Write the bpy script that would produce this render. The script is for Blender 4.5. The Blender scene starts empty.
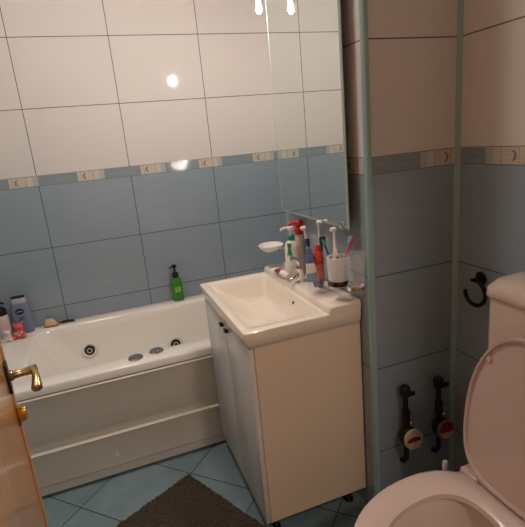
import bpy, bmesh, math, random
from mathutils import Vector, Matrix
random.seed(7)
S = bpy.context.scene
COL = S.collection
PI = math.pi

# ------------------------------------------------------------------ camera
cam_d = bpy.data.cameras.new('camera')
cam_d.sensor_fit = 'HORIZONTAL'; cam_d.sensor_width = 36.0
cam_d.lens = 460.24 / 525 * 36.0
cam_d.clip_start = 0.02
cam = bpy.data.objects.new('camera', cam_d); COL.objects.link(cam)
r = Vector((0.9327377, -0.34916644, -0.08990645))
u = Vector((0.17391933, 0.21727988, 0.96049025))
b = Vector((-0.3158361, -0.91152194, 0.26339193))
cam.matrix_world = Matrix(((r.x, u.x, b.x, 0.2493), (r.y, u.y, b.y, -2.5676), (r.z, u.z, b.z, 1.35516), (0, 0, 0, 1)))
S.camera = cam

# ------------------------------------------------------------------ world, exposure
w = bpy.data.worlds.new('world'); S.world = w; w.use_nodes = True
w.node_tree.nodes['Background'].inputs[0].default_value = (1.0, 0.72, 0.5, 1)
w.node_tree.nodes['Background'].inputs[1].default_value = 0.05
S.view_settings.view_transform = 'Standard'; S.view_settings.look = 'None'
S.view_settings.exposure = 0.06; S.view_settings.gamma = 1.0; S.view_settings.use_curve_mapping = False
BULB_STRENGTH = 2200.0
BULB_COLOR = (1.0, 0.88, 0.77)
CEIL_POWER = 8.8         # ceiling lamp of the bathroom
HALL_FILL_POWER = 17.0         # fill light added behind the camera to lift the camera-facing surfaces
def area_light(name, loc, size, power, color):
    l = bpy.data.lights.new(name, 'AREA'); l.shape = 'DISK'; l.size = size; l.energy = power; l.color = color
    o = bpy.data.objects.new(name, l); COL.objects.link(o); o.location = loc
    return o
area_light('ceiling_lamp_light', (0.22, -0.95, 2.51), 0.24, CEIL_POWER, (1.0, 0.91, 0.84))
area_light('hall_fill_light', (0.90, -3.50, 2.51), 0.24, HALL_FILL_POWER, (1.0, 0.86, 0.74))  # added fill through the doorway, no lamp body

# ------------------------------------------------------------------ materials
def lin(c):
    return tuple(((x / 255) / 12.92 if x / 255 <= 0.04045 else ((x / 255 + 0.055) / 1.055) ** 2.4) for x in c) + (1,)

class NT:
    def __init__(s, name):
        s.m = bpy.data.materials.new(name); s.m.use_nodes = True
        s.t = s.m.node_tree; s.n = s.t.nodes; s.bs = s.n['Principled BSDF']
    def link(s, a, bb): s.t.links.new(a, bb)
    def math(s, op, a, bb=None, c=None, clamp=False):
        n = s.n.new('ShaderNodeMath'); n.operation = op; n.use_clamp = clamp
        for i, v in enumerate((a, bb, c)):
            if v is None: continue
            if isinstance(v, (int, float)): n.inputs[i].default_value = v
            else: s.link(v, n.inputs[i])
        return n.outputs[0]
    def mix(s, f, a, bb):
        n = s.n.new('ShaderNodeMix'); n.data_type = 'RGBA'
        if isinstance(f, (int, float)): n.inputs[0].default_value = f
        else: s.link(f, n.inputs[0])
        for i, v in ((6, a), (7, bb)):
            if isinstance(v, tuple): n.inputs[i].default_value = v
            else: s.link(v, n.inputs[i])
        return n.outputs[2]
    def pos(s):
        g = s.n.new('ShaderNodeNewGeometry'); x = s.n.new('ShaderNodeSeparateXYZ'); s.link(g.outputs['Position'], x.inputs[0])
        return g.outputs['Position'], x.outputs
    def noise(s, vec, scale, detail=3, rough=0.5):
        n = s.n.new('ShaderNodeTexNoise'); s.link(vec, n.inputs['Vector'])
        n.inputs['Scale'].default_value = scale; n.inputs['Detail'].default_value = detail; n.inputs['Roughness'].default_value = rough
        return n.outputs['Fac']
    def bump(s, h, strength=0.2, dist=0.01):
        n = s.n.new('ShaderNodeBump'); n.inputs['Strength'].default_value = strength; n.inputs['Distance'].default_value = dist
        s.link(h, n.inputs['Height']); s.link(n.outputs[0], s.bs.inputs['Normal']); return n
    def comb(s, x, y, z):
        n = s.n.new('ShaderNodeCombineXYZ')
        for i, v in enumerate((x, y, z)):
            if isinstance(v, (int, float)): n.inputs[i].default_value = v
            else: s.link(v, n.inputs[i])
        return n.outputs[0]

def mat(name, rgb, rough=0.4, metal=0.0, spec=0.5, coat=0.0, trans=0.0, ior=1.45, noise=0.04, nscale=60, bump=0.0, sss=0.0):
    k = NT(name); bs = k.bs
    c = lin(rgb)
    tc = k.n.new('ShaderNodeTexCoord')
    f = k.noise(tc.outputs['Object'], nscale, 4)
    d = tuple(max(0, v * (1 - noise * 2)) for v in c[:3]) + (1,)
    l = tuple(min(1, v * (1 + noise)) for v in c[:3]) + (1,)
    k.link(k.mix(f, d, l), bs.inputs['Base Color'])
    bs.inputs['Roughness'].default_value = rough; bs.inputs['Metallic'].default_value = metal
    bs.inputs['Specular IOR Level'].default_value = spec; bs.inputs['Coat Weight'].default_value = coat
    bs.inputs['Coat Roughness'].default_value = 0.08
    bs.inputs['Transmission Weight'].default_value = trans; bs.inputs['IOR'].default_value = ior
    if sss: bs.inputs['Subsurface Weight'].default_value = sss; bs.inputs['Subsurface Scale'].default_value = 0.01
    if bump: k.bump(f, bump, 0.004)
    return k.m

WHITE_TILE = lin((222, 217, 214)); BLUE_TILE = lin((150, 165, 176)); GROUT = lin((104, 92, 82)); GROUT_B = lin((66, 84, 96))

def tile_material(name, axis, phase, accent_phase, flip, tint=1.0, joints=True):
    """glazed wall tiles: blue below, a decorated border strip, white above"""
    k = NT(name); P, o = k.pos()
    U = o[0] if axis == 'x' else o[1]
    Z = o[2]
    m = k.math
    # vertical joints every 0.45
    uj = m('SUBTRACT', U, phase)
    fr = m('FRACT', m('ADD', m('DIVIDE', uj, 0.45), 50.5))
    dv = m('MULTIPLY', m('ABSOLUTE', m('SUBTRACT', fr, 0.5)), 0.45)
    vj = m('LESS_THAN', dv, 0.0019)
    above = m('GREATER_THAN', Z, 1.27); below = m('LESS_THAN', Z, 1.222)
    zu = m('FRACT', m('ADD', m('DIVIDE', m('SUBTRACT', Z, 1.27), 0.3165), 50.5))
    zu = m('MULTIPLY', m('ABSOLUTE', m('SUBTRACT', zu, 0.5)), 0.3165)
    zb = m('FRACT', m('ADD', m('DIVIDE', m('SUBTRACT', Z, 1.222), 0.3175), 50.5))
    zb = m('MULTIPLY', m('ABSOLUTE', m('SUBTRACT', zb, 0.5)), 0.3175)
    hj = m('ADD', m('MULTIPLY', m('LESS_THAN', zu, 0.0019), above), m('MULTIPLY', m('LESS_THAN', zb, 0.0019), below), clamp=True)
    border = m('SUBTRACT', 1.0, m('ADD', above, below), clamp=True)
    joint = m('ADD', hj, m('MULTIPLY', vj, m('SUBTRACT', 1.0, border)), clamp=True) if joints else hj
    # edge lines of the border strip
    e1 = m('LESS_THAN', m('ABSOLUTE', m('SUBTRACT', Z, 1.2705)), 0.0016)
    e2 = m('LESS_THAN', m('ABSOLUTE', m('SUBTRACT', Z, 1.2215)), 0.0010)
    # listello, period 0.3175 : cream block with a crescent, a plain pale block, then blue grey
    L = m('SUBTRACT', m('MULTIPLY', m('FRACT', m('ADD', m('DIVIDE', m('SUBTRACT', U, accent_phase), 0.3175), 50.5)), 0.3175), 0.15875)
    if flip: L = m('MULTIPLY', L, -1.0)
    def band(a, bb): return m('MULTIPLY', m('GREATER_THAN', L, a), m('LESS_THAN', L, bb))
    v = m('SUBTRACT', Z, 1.246)
    cream = band(-0.068, 0.012); pale = band(0.012, 0.040); pale2 = band(0.040, 0.066)
    def disc(cx, cy, rx, ry):
        a = m('POWER', m('ABSOLUTE', m('DIVIDE', m('SUBTRACT', L, cx), rx)), 2.0)
        bq = m('POWER', m('ABSOLUTE', m('DIVIDE', m('SUBTRACT', v, cy), ry)), 2.0)
        return m('LESS_THAN', m('ADD', a, bq), 1.0)
    moon = m('MULTIPLY', disc(-0.028, 0, 0.012, 0.015), m('SUBTRACT', 1.0, disc(-0.020, 0, 0.011, 0.013)))
    frame = m('ADD', band(-0.069, -0.066), m('ADD', band(0.011, 0.0135), band(-0.0485, -0.0465)), clamp=True)
    streak = k.noise(k.comb(m('MULTIPLY', U, 3.0), 0.0, m('MULTIPLY', Z, 45.0)), 2.0, 5, 0.6)
    cl = k.noise(P, 5.0, 3)
    blue_a = tuple(c * 0.86 * tint for c in BLUE_TILE[:3]) + (1,); blue_b = tuple(min(1, c * 1.14 * tint) for c in BLUE_TILE[:3]) + (1,)
    blue = k.mix(m('ADD', m('MULTIPLY', streak, 0.7), m('MULTIPLY', cl, 0.3)), blue_a, blue_b)
    wh_a = tuple(c * 0.97 for c in WHITE_TILE[:3]) + (1,)
    white = k.mix(cl, wh_a, WHITE_TILE)
    bb = k.mix(streak, lin((122, 138, 148)), lin((158, 170, 176)))
    bb = k.mix(cream, bb, lin((206, 196, 180)))
    bb = k.mix(pale, bb, lin((206, 204, 198)))
    bb = k.mix(pale2, bb, lin((184, 188, 186)))
    bb = k.mix(frame, bb, lin((160, 146, 124)))
    bb = k.mix(moon, bb, lin((140, 134, 130)))
    bb = k.mix(m('ADD', e1, e2, clamp=True), bb, lin((176, 172, 160)))
    c = k.mix(above, blue, white)
    c = k.mix(border, c, bb)
    c = k.mix(joint, c, k.mix(above, GROUT_B, GROUT))
    k.link(c, k.bs.inputs['Base Color'])
    k.link(m('ADD', m('MULTIPLY', joint, 0.6), 0.06), k.bs.inputs['Roughness'])
    k.bs.inputs['Specular IOR Level'].default_value = 0.55
    wob = m('MULTIPLY', k.noise(P, 7.0, 2), 0.10)
    rib = m('MULTIPLY', m('SINE', m('MULTIPLY', Z, 900.0)), m('MULTIPLY', border, 0.35))
    st = m('MULTIPLY', streak, m('MULTIPLY', below, 0.05))
    h = m('SUBTRACT', m('ADD', wob, m('ADD', st, rib)), m('MULTIPLY', joint, 0.5))
    k.bump(h, 0.35, 0.004)
    return k.m

def floor_material():
    k = NT('diagonal_teal_floor_tiles'); P, o = k.pos(); m = k.math
    a = m('DIVIDE', m('ADD', m('ADD', o[0], o[1]), 0.430), 0.436)
    c = m('DIVIDE', m('SUBTRACT', m('SUBTRACT', o[0], o[1]), 1.290), 0.455)
    da = m('MULTIPLY', m('ABSOLUTE', m('SUBTRACT', m('FRACT', m('ADD', a, 20.5)), 0.5)), 0.436)
    dc = m('MULTIPLY', m('ABSOLUTE', m('SUBTRACT', m('FRACT', m('ADD', c, 20.5)), 0.5)), 0.455)
    j = m('LESS_THAN', m('MINIMUM', da, dc), 0.0030)
    ta = m('FLOOR', m('ADD', a, 20.0)); tb = m('FLOOR', m('ADD', c, 20.0))
    wn = k.n.new('ShaderNodeTexWhiteNoise'); k.link(k.comb(ta, tb, 0), wn.inputs['Vector'])
    n = k.noise(P, 9, 6, 0.65)
    col = k.mix(m('ADD', m('MULTIPLY', n, 0.8), m('MULTIPLY', wn.outputs['Value'], 0.2)), lin((94, 118, 126)), lin((148, 170, 176)))
    k.link(k.mix(j, col, lin((48, 54, 56))), k.bs.inputs['Base Color'])
    k.link(m('ADD', m('MULTIPLY', j, 0.5), 0.22), k.bs.inputs['Roughness'])
    k.bump(m('SUBTRACT', m('MULTIPLY', n, 0.15), m('MULTIPLY', j, 0.5)), 0.3, 0.004)
    return k.m

def rug_material():
    k = NT('brown_pile'); P, o = k.pos()
    n = k.noise(P, 220, 5, 0.7); n2 = k.noise(P, 18, 3)
    k.link(k.mix(k.math('ADD', k.math('MULTIPLY', n, 0.7), k.math('MULTIPLY', n2, 0.3)), lin((18, 15, 12)), lin((96, 84, 70))), k.bs.inputs['Base Color'])
    k.bs.inputs['Roughness'].default_value = 0.95; k.bs.inputs['Specular IOR Level'].default_value = 0.1
    k.bs.inputs['Sheen Weight'].default_value = 0.3
    return k.m

def wood_material():
    k = NT('lacquered_orange_wood'); tc = k.n.new('ShaderNodeTexCoord')
    mp = k.n.new('ShaderNodeMapping'); mp.inputs['Scale'].default_value = (30, 6, 1.2); k.link(tc.outputs['Object'], mp.inputs[0])
    n = k.noise(mp.outputs[0], 3, 6, 0.6)
    k.link(k.mix(n, lin((216, 148, 92)), lin((240, 184, 124))), k.bs.inputs['Base Color'])
    k.bs.inputs['Roughness'].default_value = 0.22; k.bs.inputs['Coat Weight'].default_value = 0.35; k.bs.inputs['Coat Roughness'].default_value = 0.10
    return k.m

M = {}
M['acrylic'] = mat('white_acrylic', (246, 240, 232), 0.16, spec=0.5, coat=0.3, noise=0.01, nscale=4)
M['panel'] = mat('white_bath_panel', (228, 220, 208), 0.22, noise=0.015, nscale=4)
M['ceramic'] = mat('white_glazed_ceramic', (238, 226, 212), 0.10, coat=0.5, noise=0.01, nscale=4)
M['ceramic_t'] = mat('white_toilet_ceramic', (222, 204, 192), 0.12, coat=0.5, noise=0.01, nscale=4)
M['seat_plastic'] = mat('white_seat_plastic', (210, 188, 180), 0.2, noise=0.01, nscale=4)
M['lam'] = mat('white_laminate_side', (236, 216, 192), 0.3, noise=0.02, nscale=3)
M['gloss'] = mat('white_gloss_door_front', (222, 220, 218), 0.26, coat=0.08, noise=0.01, nscale=3)
M['edge'] = mat('edge_band', (220, 196, 160), 0.4)
M['chrome'] = mat('chrome', (215, 212, 208), 0.08, metal=1.0, noise=0.01)
M['blackchrome'] = mat('dark_ring_metal', (44, 40, 38), 0.35, metal=0.8)
M['dchrome'] = mat('dull_dark_chrome', (90, 84, 80), 0.25, metal=1.0)
M['brass'] = mat('aged_brass', (176, 150, 108), 0.24, metal=1.0, noise=0.08)
M['brass_b'] = mat('bright_brass', (206, 160, 70), 0.2, metal=1.0, noise=0.08)
M['brass_d'] = mat('dark_brass_plate', (74, 60, 46), 0.35, metal=0.8, noise=0.1)
M['black'] = mat('black_plastic', (22, 20, 20), 0.25)
M['dark'] = mat('dark_gap', (26, 24, 23), 0.6)
M['wood'] = wood_material()
M['rug'] = rug_material()
M['trimgreen'] = mat('grey_green_trim', (150, 186, 182), 0.35, noise=0.03)
M['plaster'] = mat('white_ceiling_paint', (226, 216, 206), 0.8, noise=0.02, nscale=8)
M['plug'] = mat('screw_cap_white', (240, 232, 222), 0.4)
M['green'] = mat('green_bottle_plastic', (58, 140, 50), 0.2, coat=0.3, noise=0.05, nscale=20)
M['lime'] = mat('lime_label', (168, 200, 74), 0.35)
M['lav'] = mat('lavender_blue_plastic', (128, 136, 162), 0.25, noise=0.06, nscale=30)
M['lavlid'] = mat('pale_cap', (184, 182, 196), 0.3)
M['navy'] = mat('navy_blue', (22, 28, 62), 0.3)
M['white'] = mat('white_plastic', (236, 228, 220), 0.28, noise=0.01)
M['pinkw'] = mat('pale_pink_bottle', (226, 202, 196), 0.3)
M['coral'] = mat('coral_rubber', (230, 104, 94), 0.45, noise=0.06, nscale=40)
M['red'] = mat('red_plastic', (206, 46, 34), 0.3, noise=0.04)
M['orange'] = mat('orange_red_tube', (222, 78, 48), 0.3, noise=0.06, nscale=40)
M['bluegrey'] = mat('blue_grey_tube', (96, 116, 158), 0.3, noise=0.08, nscale=40)
M['blue'] = mat('dark_blue_handle', (34, 48, 104), 0.3)
M['lblue'] = mat('light_blue_bristles', (150, 196, 226), 0.5)
M['pink'] = mat('pink_handle', (214, 62, 108), 0.3)
M['mint'] = mat('green_collar', (46, 150, 106), 0.3)
M['cream'] = mat('cream_soap', (226, 200, 158), 0.5, noise=0.08, nscale=30)
M['tan'] = mat('tan_wood', (176, 128, 72), 0.5, noise=0.1)
M['bristle'] = mat('white_bristles', (236, 232, 226), 0.7)
M['maroon'] = mat('maroon_print', (122, 30, 38), 0.35)
M['glass'] = mat('clear_glass', (246, 250, 250), 0.02, trans=1.0, ior=1.2, noise=0.0)
M['frost'] = mat('frosted_glass', (250, 248, 244), 0.35, trans=0.25, noise=0.0)
M['meterbody'] = mat('tarnished_brass', (58, 48, 36), 0.5, metal=0.6, noise=0.15)
M['metercream'] = mat('cream_plastic', (206, 184, 150), 0.4, noise=0.05)
M['meterred'] = mat('dark_red_enamel', (128, 26, 30), 0.4)
M['meterpink'] = mat('dusty_pink_plastic', (150, 104, 100), 0.4)
M['pipe'] = mat('dark_pipe', (42, 38, 34), 0.5, metal=0.4, noise=0.1)
M['mirror'] = mat('silver_mirror', (232, 238, 234), 0.012, metal=1.0, noise=0.0)
M['glassedge'] = mat('polished_green_glass_edge', (170, 190, 180), 0.28, metal=0.0, noise=0.0)
gm_ = M['glass'].node_tree.nodes['Principled BSDF']; gm_.inputs['Transmission Weight'].default_value = 0; gm_.inputs['Alpha'].default_value = 0.11; gm_.inputs['Roughness'].default_value = 0.05
M['water'] = mat('toilet_water', (214, 186, 170), 0.02, trans=0.6, ior=1.33, noise=0.0)

def emis(name, rgb, st):
    k = NT(name); k.bs.inputs['Base Color'].default_value = (1, 1, 1, 1)
    k.bs.inputs['Emission Color'].default_value = tuple(rgb) + (1,); k.bs.inputs['Emission Strength'].default_value = st
    return k.m
M['bulb'] = emis('lit_bulb', BULB_COLOR, BULB_STRENGTH)

# ------------------------------------------------------------------ mesh helpers (all in world coordinates)
def bm_new(): return bmesh.new()
def box(bm, x0, x1, y0, y1, z0, z1, bev=0.0, seg=2):
    t = bmesh.new()
    vs = [t.verts.new((x, y, z)) for x in (x0, x1) for y in (y0, y1) for z in (z0, z1)]
    for f in ((0, 1, 3, 2), (4, 6, 7, 5), (0, 4, 5, 1), (2, 3, 7, 6), (0, 2, 6, 4), (1, 5, 7, 3)):
        t.faces.new([vs[i] for i in f])
    if bev: bmesh.ops.bevel(t, geom=t.edges[:], offset=bev, segments=seg, profile=0.5, affect='EDGES')
    merge(bm, t); return bm
def merge(bm, t, mtx=None):
    if mtx is not None: bmesh.ops.transform(t, matrix=mtx, verts=t.verts[:])
    me = bpy.data.meshes.new('tmp'); t.to_mesh(me); t.free(); bm.from_mesh(me); bpy.data.meshes.remove(me)
def loft(bm, rings, closed=True, cap0=True, cap1=True):
    R_ = [[bm.verts.new(p) for p in ring] for ring in rings]
    n = len(R_[0])
    for a, c in zip(R_, R_[1:]):
        for i in range(n if closed else n - 1):
            j = (i + 1) % n
            bm.faces.new((a[i], a[j], c[j], c[i]))
    if cap0: bm.faces.new(R_[0][::-1])
    if cap1: bm.faces.new(R_[-1])
    return R_
def frame_to(d):
    d = Vector(d).normalized()
    return d.to_track_quat('Z', 'Y').to_matrix().to_4x4()
def lathe(bm, prof, loc, axis=(0, 0, 1), n=28, sx=1.0, sy=1.0, cap=True):
    """prof: list of (radius, height); flows along axis"""
    t = bmesh.new()
    rings = [[(max(r_, 1e-4) * sx * math.cos(2 * PI * i / n), max(r_, 1e-4) * sy * math.sin(2 * PI * i / n), h) for i in range(n)] for r_, h in prof]
    loft(t, rings, True, cap, cap)
    merge(bm, t, Matrix.Translation(loc) @ frame_to(axis)); return bm
def tube(bm, pts, rad, n=12, rads=None):
    pts = [Vector(p) for p in pts]; rings = []
    up = Vector((0, 0, 1)); prev = None
    for i, p in enumerate(pts):
        d = (pts[min(i + 1, len(pts) - 1)] - pts[max(i - 1, 0)]).normalized()
        if prev is None:
            a = d.cross(up if abs(d.dot(up)) < 0.9 else Vector((1, 0, 0))).normalized()
        else:
            a = (prev - d * prev.dot(d)).normalized()
        prev = a; c = d.cross(a); rr = rads[i] if rads else rad
        rings.append([p + (a * math.cos(2 * PI * k / n) + c * math.sin(2 * PI * k / n)) * rr for k in range(n)])
    loft(bm, rings); return bm
def bez(p0, p1, p2, n=10):
    p0, p1, p2 = map(Vector, (p0, p1, p2))
    return [(p0 * (1 - t) ** 2 + p1 * 2 * t * (1 - t) + p2 * t * t) for t in [i / n for i in range(n + 1)]]
def rrect(x0, x1, y0, y1, r_, z, n=6):
    pts = []
    for cx, cy, a0 in ((x1 - r_, y1 - r_, 0), (x0 + r_, y1 - r_, 90), (x0 + r_, y0 + r_, 180), (x1 - r_, y0 + r_, 270)):
        for i in range(n + 1):
            a = math.radians(a0 + 90 * i / n); pts.append((cx + r_ * math.cos(a), cy + r_ * math.sin(a), z))
    return pts
def prism(bm, prof, x0, x1, axis='x'):
    """closed 2D profile extruded along an axis; prof of (y,z) for x, (x,z) for y"""
    if axis == 'x': A = [(x0, p, q) for p, q in prof]; B = [(x1, p, q) for p, q in prof]
    else: A = [(p, x0, q) for p, q in prof]; B = [(p, x1, q) for p, q in prof]
    loft(bm, [A, B]); return bm

def finish(bm, name, material, smooth=True, angle=40, root=None, loc=None):
    """link a bmesh given in world coordinates as one object; origin at loc or at the root's place"""
    bmesh.ops.remove_doubles(bm, verts=bm.verts[:], dist=1e-6)
    bmesh.ops.recalc_face_normals(bm, faces=bm.faces[:])
    base = root_world(root) if root else Vector(loc or (0, 0, 0))
    for v in bm.verts: v.co -= base
    me = bpy.data.meshes.new(name); bm.to_mesh(me); bm.free()
    if smooth:
        for p in me.polygons: p.use_smooth = True
        me.set_sharp_from_angle(angle=math.radians(angle))
    me.materials.append(material)
    o = bpy.data.objects.new(name, me); COL.objects.link(o)
    if root: o.parent = root
    else: o.location = base
    return o
def root_world(o):
    v = Vector((0, 0, 0))
    while o: v += o.location; o = o.parent
    return v
def thing(name, label, cat, loc, group=None):
    o = bpy.data.objects.new(name, None); COL.objects.link(o); o.location = loc; o.empty_display_size = 0.05
    o['label'] = label; o['category'] = cat
    if group: o['group'] = group
    return o
def tag(o, label, cat, group=None):
    o['label'] = label; o['category'] = cat
    if group: o['group'] = group
    return o
def struct(bm, name, material, smooth=False):
    o = finish(bm, name, material, smooth); o['kind'] = 'structure'; return o
def plabel(o, s): o['label'] = s; return o

# ------------------------------------------------------------------ the room
XL, X2, X4, Y3, YN, H = -0.50, 1.004, 1.332, -1.395, -2.62, 2.60
YA = -0.752   # far face of the boxed-in duct
struct(box(bm_new(), XL - .1, X4 + .1, YN - .1, 0.1, -0.06, 0.0), 'floor', floor_material())
struct(box(bm_new(), XL - .1, X4 + .1, YN - .1, 0.1, H, H + 0.06), 'ceiling', M['plaster'])
struct(box(bm_new(), XL - .1, X4 + .1, 0.0, 0.1, 0, H), 'wall_back', tile_material('wall_tiles_back', 'x', 0.0, -0.064, False))
struct(box(bm_new(), XL - .1, XL, YN, 0.0, 0, H), 'wall_left', tile_material('wall_tiles_left', 'y', 0.0, -0.1, False))
struct(box(bm_new(), X4, X4 + .1, YN, Y3, 0, H), 'wall_right', tile_material('wall_tiles_right', 'y', -2.0, -1.572, False, joints=False))
struct(box(bm_new(), X4, X4 + .1, YA, 0.0, 0, H), 'wall_alcove', tile_material('wall_tiles_alcove', 'y', 0.0, -0.1, False))
# duct box beside the washbasin: its side face and its front face carry their own tiling
struct(box(bm_new(), X2, X2 + 0.002, Y3 + 0.0, YA, 0, H), 'wall_duct_side', tile_material('wall_tiles_duct_side', 'y', -0.945, -1.318 - 0.012, True, joints=False))
struct(box(bm_new(), X2 + 0.0022, X4 + .1, Y3, YA, 0, H), 'wall_duct_front', tile_material('wall_tiles_duct_front', 'x', 1.332, 1.257, True, joints=False))
# doorway wall behind the camera
near_m = tile_material('wall_tiles_near', 'x', 0.0, 0.1, False)
bm = bm_new(); box(bm, XL, 0.12, YN - .1, -2.47, 0, H); box(bm, 1.02, X4, YN - .1, YN, 0, H); box(bm, 0.12, 1.02, YN - .1, YN, 2.08, H)
struct(bm, 'wall_near', near_m)
# hallway beyond the doorway
struct(box(bm_new(), -0.9, 1.9, -4.4, YN - .1, -0.06, 0.0), 'floor_hall', M['tan'])
struct(box(bm_new(), -0.9, 1.9, -4.4, YN - .1, H, H + .06), 'ceiling_hall', M['plaster'])
bm = bm_new(); box(bm, -0.9, 1.9, -4.5, -4.4, 0, H); box(bm, -1.0, -0.9, -4.5, YN - .1, 0, H); box(bm, 1.9, 2.0, -4.5, YN - .1, 0, H)
box(bm, -0.9, XL - .1, YN - .1, YN, 0, H); box(bm, X4 + .1, 1.9, YN - .1, YN, 0, H)
struct(bm, 'wall_hall', M['plaster'])
bm = bm_new()
for x in (0.12, 0.98): box(bm, x, x + 0.04, YN - .12, YN + .015, 0, 2.08)
box(bm, 0.12, 1.02, YN - .12, YN + .015, 2.04, 2.08)
struct(bm, 'trim_1', M['wood'])
# corner strips
def zprism(prof, z0, z1):
    b_ = bm_new(); loft(b_, [[(x, y, z0) for x, y in prof], [(x, y, z1) for x, y in prof]]); return b_
arc = [(X2 + 0.012 + 0.0165 * math.cos(a), Y3 + 0.012 + 0.0165 * math.sin(a)) for a in [PI + PI / 2 * i / 8 for i in range(9)]]
struct(zprism(arc + [(X2 + 0.012, Y3 + 0.012)], 0, H), 'trim_2', M['trimgreen'], True)
struct(zprism([(X4 - 0.013, Y3 + 0.0005), (X4 + 0.0005, Y3 + 0.0005), (X4 + 0.0005, Y3 - 0.013), (X4 - 0.004, Y3 - 0.010), (X4 - 0.010, Y3 - 0.004)], 0, H), 'trim_3', M['trimgreen'])

# ------------------------------------------------------------------ ceiling lamp (out of frame, lights the room)
t = thing('ceiling_lamp', 'round white ceiling lamp on the ceiling over the floor before the tub', 'lamp', (0.22, -0.95, H))
finish(lathe(bm_new(), [(0.0, 0.0), (0.15, 0.0), (0.15, 0.03), (0.13, 0.05), (0.0, 0.062)], (0.22, -0.95, H), (0, 0, -1), 40), 'lamp_body', M['white'], root=t)

# ------------------------------------------------------------------ bathtub
TX0, TX1, TY0, RZ = -0.47, 1.30, -0.739, 0.500
t = thing('whirlpool_bathtub', 'white whirlpool bathtub with stepped front panel along the tiled back wall', 'bathtub', (0.4, -0.37, 0))
bm = bm_new()
rings = [rrect(TX0, TX1, TY0, -0.001, 0.006, RZ - 0.036), rrect(TX0, TX1, TY0, -0.001, 0.006, RZ - 0.008),
         rrect(TX0 + .004, TX1 - .004, TY0 + .004, -0.004, 0.006, RZ - 0.002), rrect(TX0 + .01, TX1 - .01, TY0 + .01, -0.008, 0.006, RZ)]
ix0, ix1, iy0, iy1 = -0.16, 1.16, -0.645, -0.075
for dx0, dx1, dy0, dy1, r_, z in ((0, 0, 0, 0, .09, RZ), (.006, .006, .006, .006, .09, RZ - .003), (.014, .014, .012, .012, .09, RZ - .012),
                                  (.03, .025, .02, .02, .09, RZ - .05), (.10, .05, .035, .035, .10, RZ - .18), (.17, .08, .05, .055, .11, RZ - .28),
                                  (.24, .11, .07, .085, .12, RZ - .345), (.30, .15, .11, .13, .12, RZ - .375), (.40, .22, .17, .18, .10, RZ - .385)):
    rings.append(rrect(ix0 + dx0, ix1 - dx1, iy0 + dy0, iy1 - dy1, r_, z))
loft(bm, rings, cap0=False, cap1=True)
finish(bm, 'tub_shell', M['acrylic'], root=t, angle=50)
# stepped apron
prof = [(-0.70, 0.457), (-0.746, 0.459), (-0.7485, 0.4570), (-0.749, 0.4535), (-0.745, 0.4505), (-0.740, 0.448), (-0.739, 0.270), (-0.736, 0.254), (-0.728, 0.238), (-0.724, 0.222),
        (-0.725, 0.2165), (-0.745, 0.2150), (-0.748, 0.2125), (-0.748, 0.2085), (-0.740, 0.2045), (-0.737, 0.060), (-0.733, 0.054), (-0.727, 0.050), (-0.727, 0.012), (-0.70, 0.012)]
finish(prism(bm_new(), prof, TX0, TX1), 'front_panel', M['panel'], root=t, angle=30)
finish(box(bm_new(), TX0 + .01, TX1 - .01, -0.700, -0.69, 0.0, 0.466), 'shadow_gap_strip', M['dark'], root=t, smooth=False)  # near-black colour stands in for the shade in the panel gaps
plabel(finish(lathe(bm_new(), [(0, 0), (.009, 0), (.009, .003), (.005, .005), (0, .005)], (0.150, -0.7365, 0.108), (0, -1, 0), 16), 'screw_cap', M['plug'], root=t), 'small bright white screw cap')
def jet(x, y, z, nrm, r0=0.042):
    j = finish(lathe(bm_new(), [(0, 0), (r0 * .9, 0), (r0, .003), (r0, .006), (r0 * .82, .010), (r0 * .72, .008), (r0 * .66, .004), (0, .004)], (x, y, z), nrm), 'jet', M['plug'], root=t)
    finish(lathe(bm_new(), [(0, .0), (r0 * .6, 0), (r0 * .62, .006), (r0 * .4, .010), (0, .010)], (x, y, z), nrm), 'jet_socket', M['black'], root=j)
    finish(lathe(bm_new(), [(r0 * .20, .009), (r0 * .36, .009), (r0 * .36, .014), (r0 * .20, .014), (r0 * .20, .009)], (x, y, z), nrm, cap=False), 'jet_nozzle', M['chrome'], root=j)
jet(0.085, -0.107, 0.348, (0.0, -1, 0.12)); jet(0.535, -0.117, 0.275, (0.0, -1, 0.16)); jet(0.80, -0.117, 0.275, (0, -1, 0.16))
for x, y in ((0.295, -0.682), (0.385, -0.662)):
    c_ = finish(lathe(bm_new(), [(0, 0), (.031, 0), (.0315, .004), (.028, .008), (.020, .0085), (0, .007)], (x, y, RZ), (0, 0, 1)), 'air_control', M['chrome'], root=t)
    finish(lathe(bm_new(), [(0, 0), (.015, 0), (.014, .004), (0, .005)], (x, y, RZ + .0075), (0, 0, 1)), 'control_knob', M['chrome'], root=c_)

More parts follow.
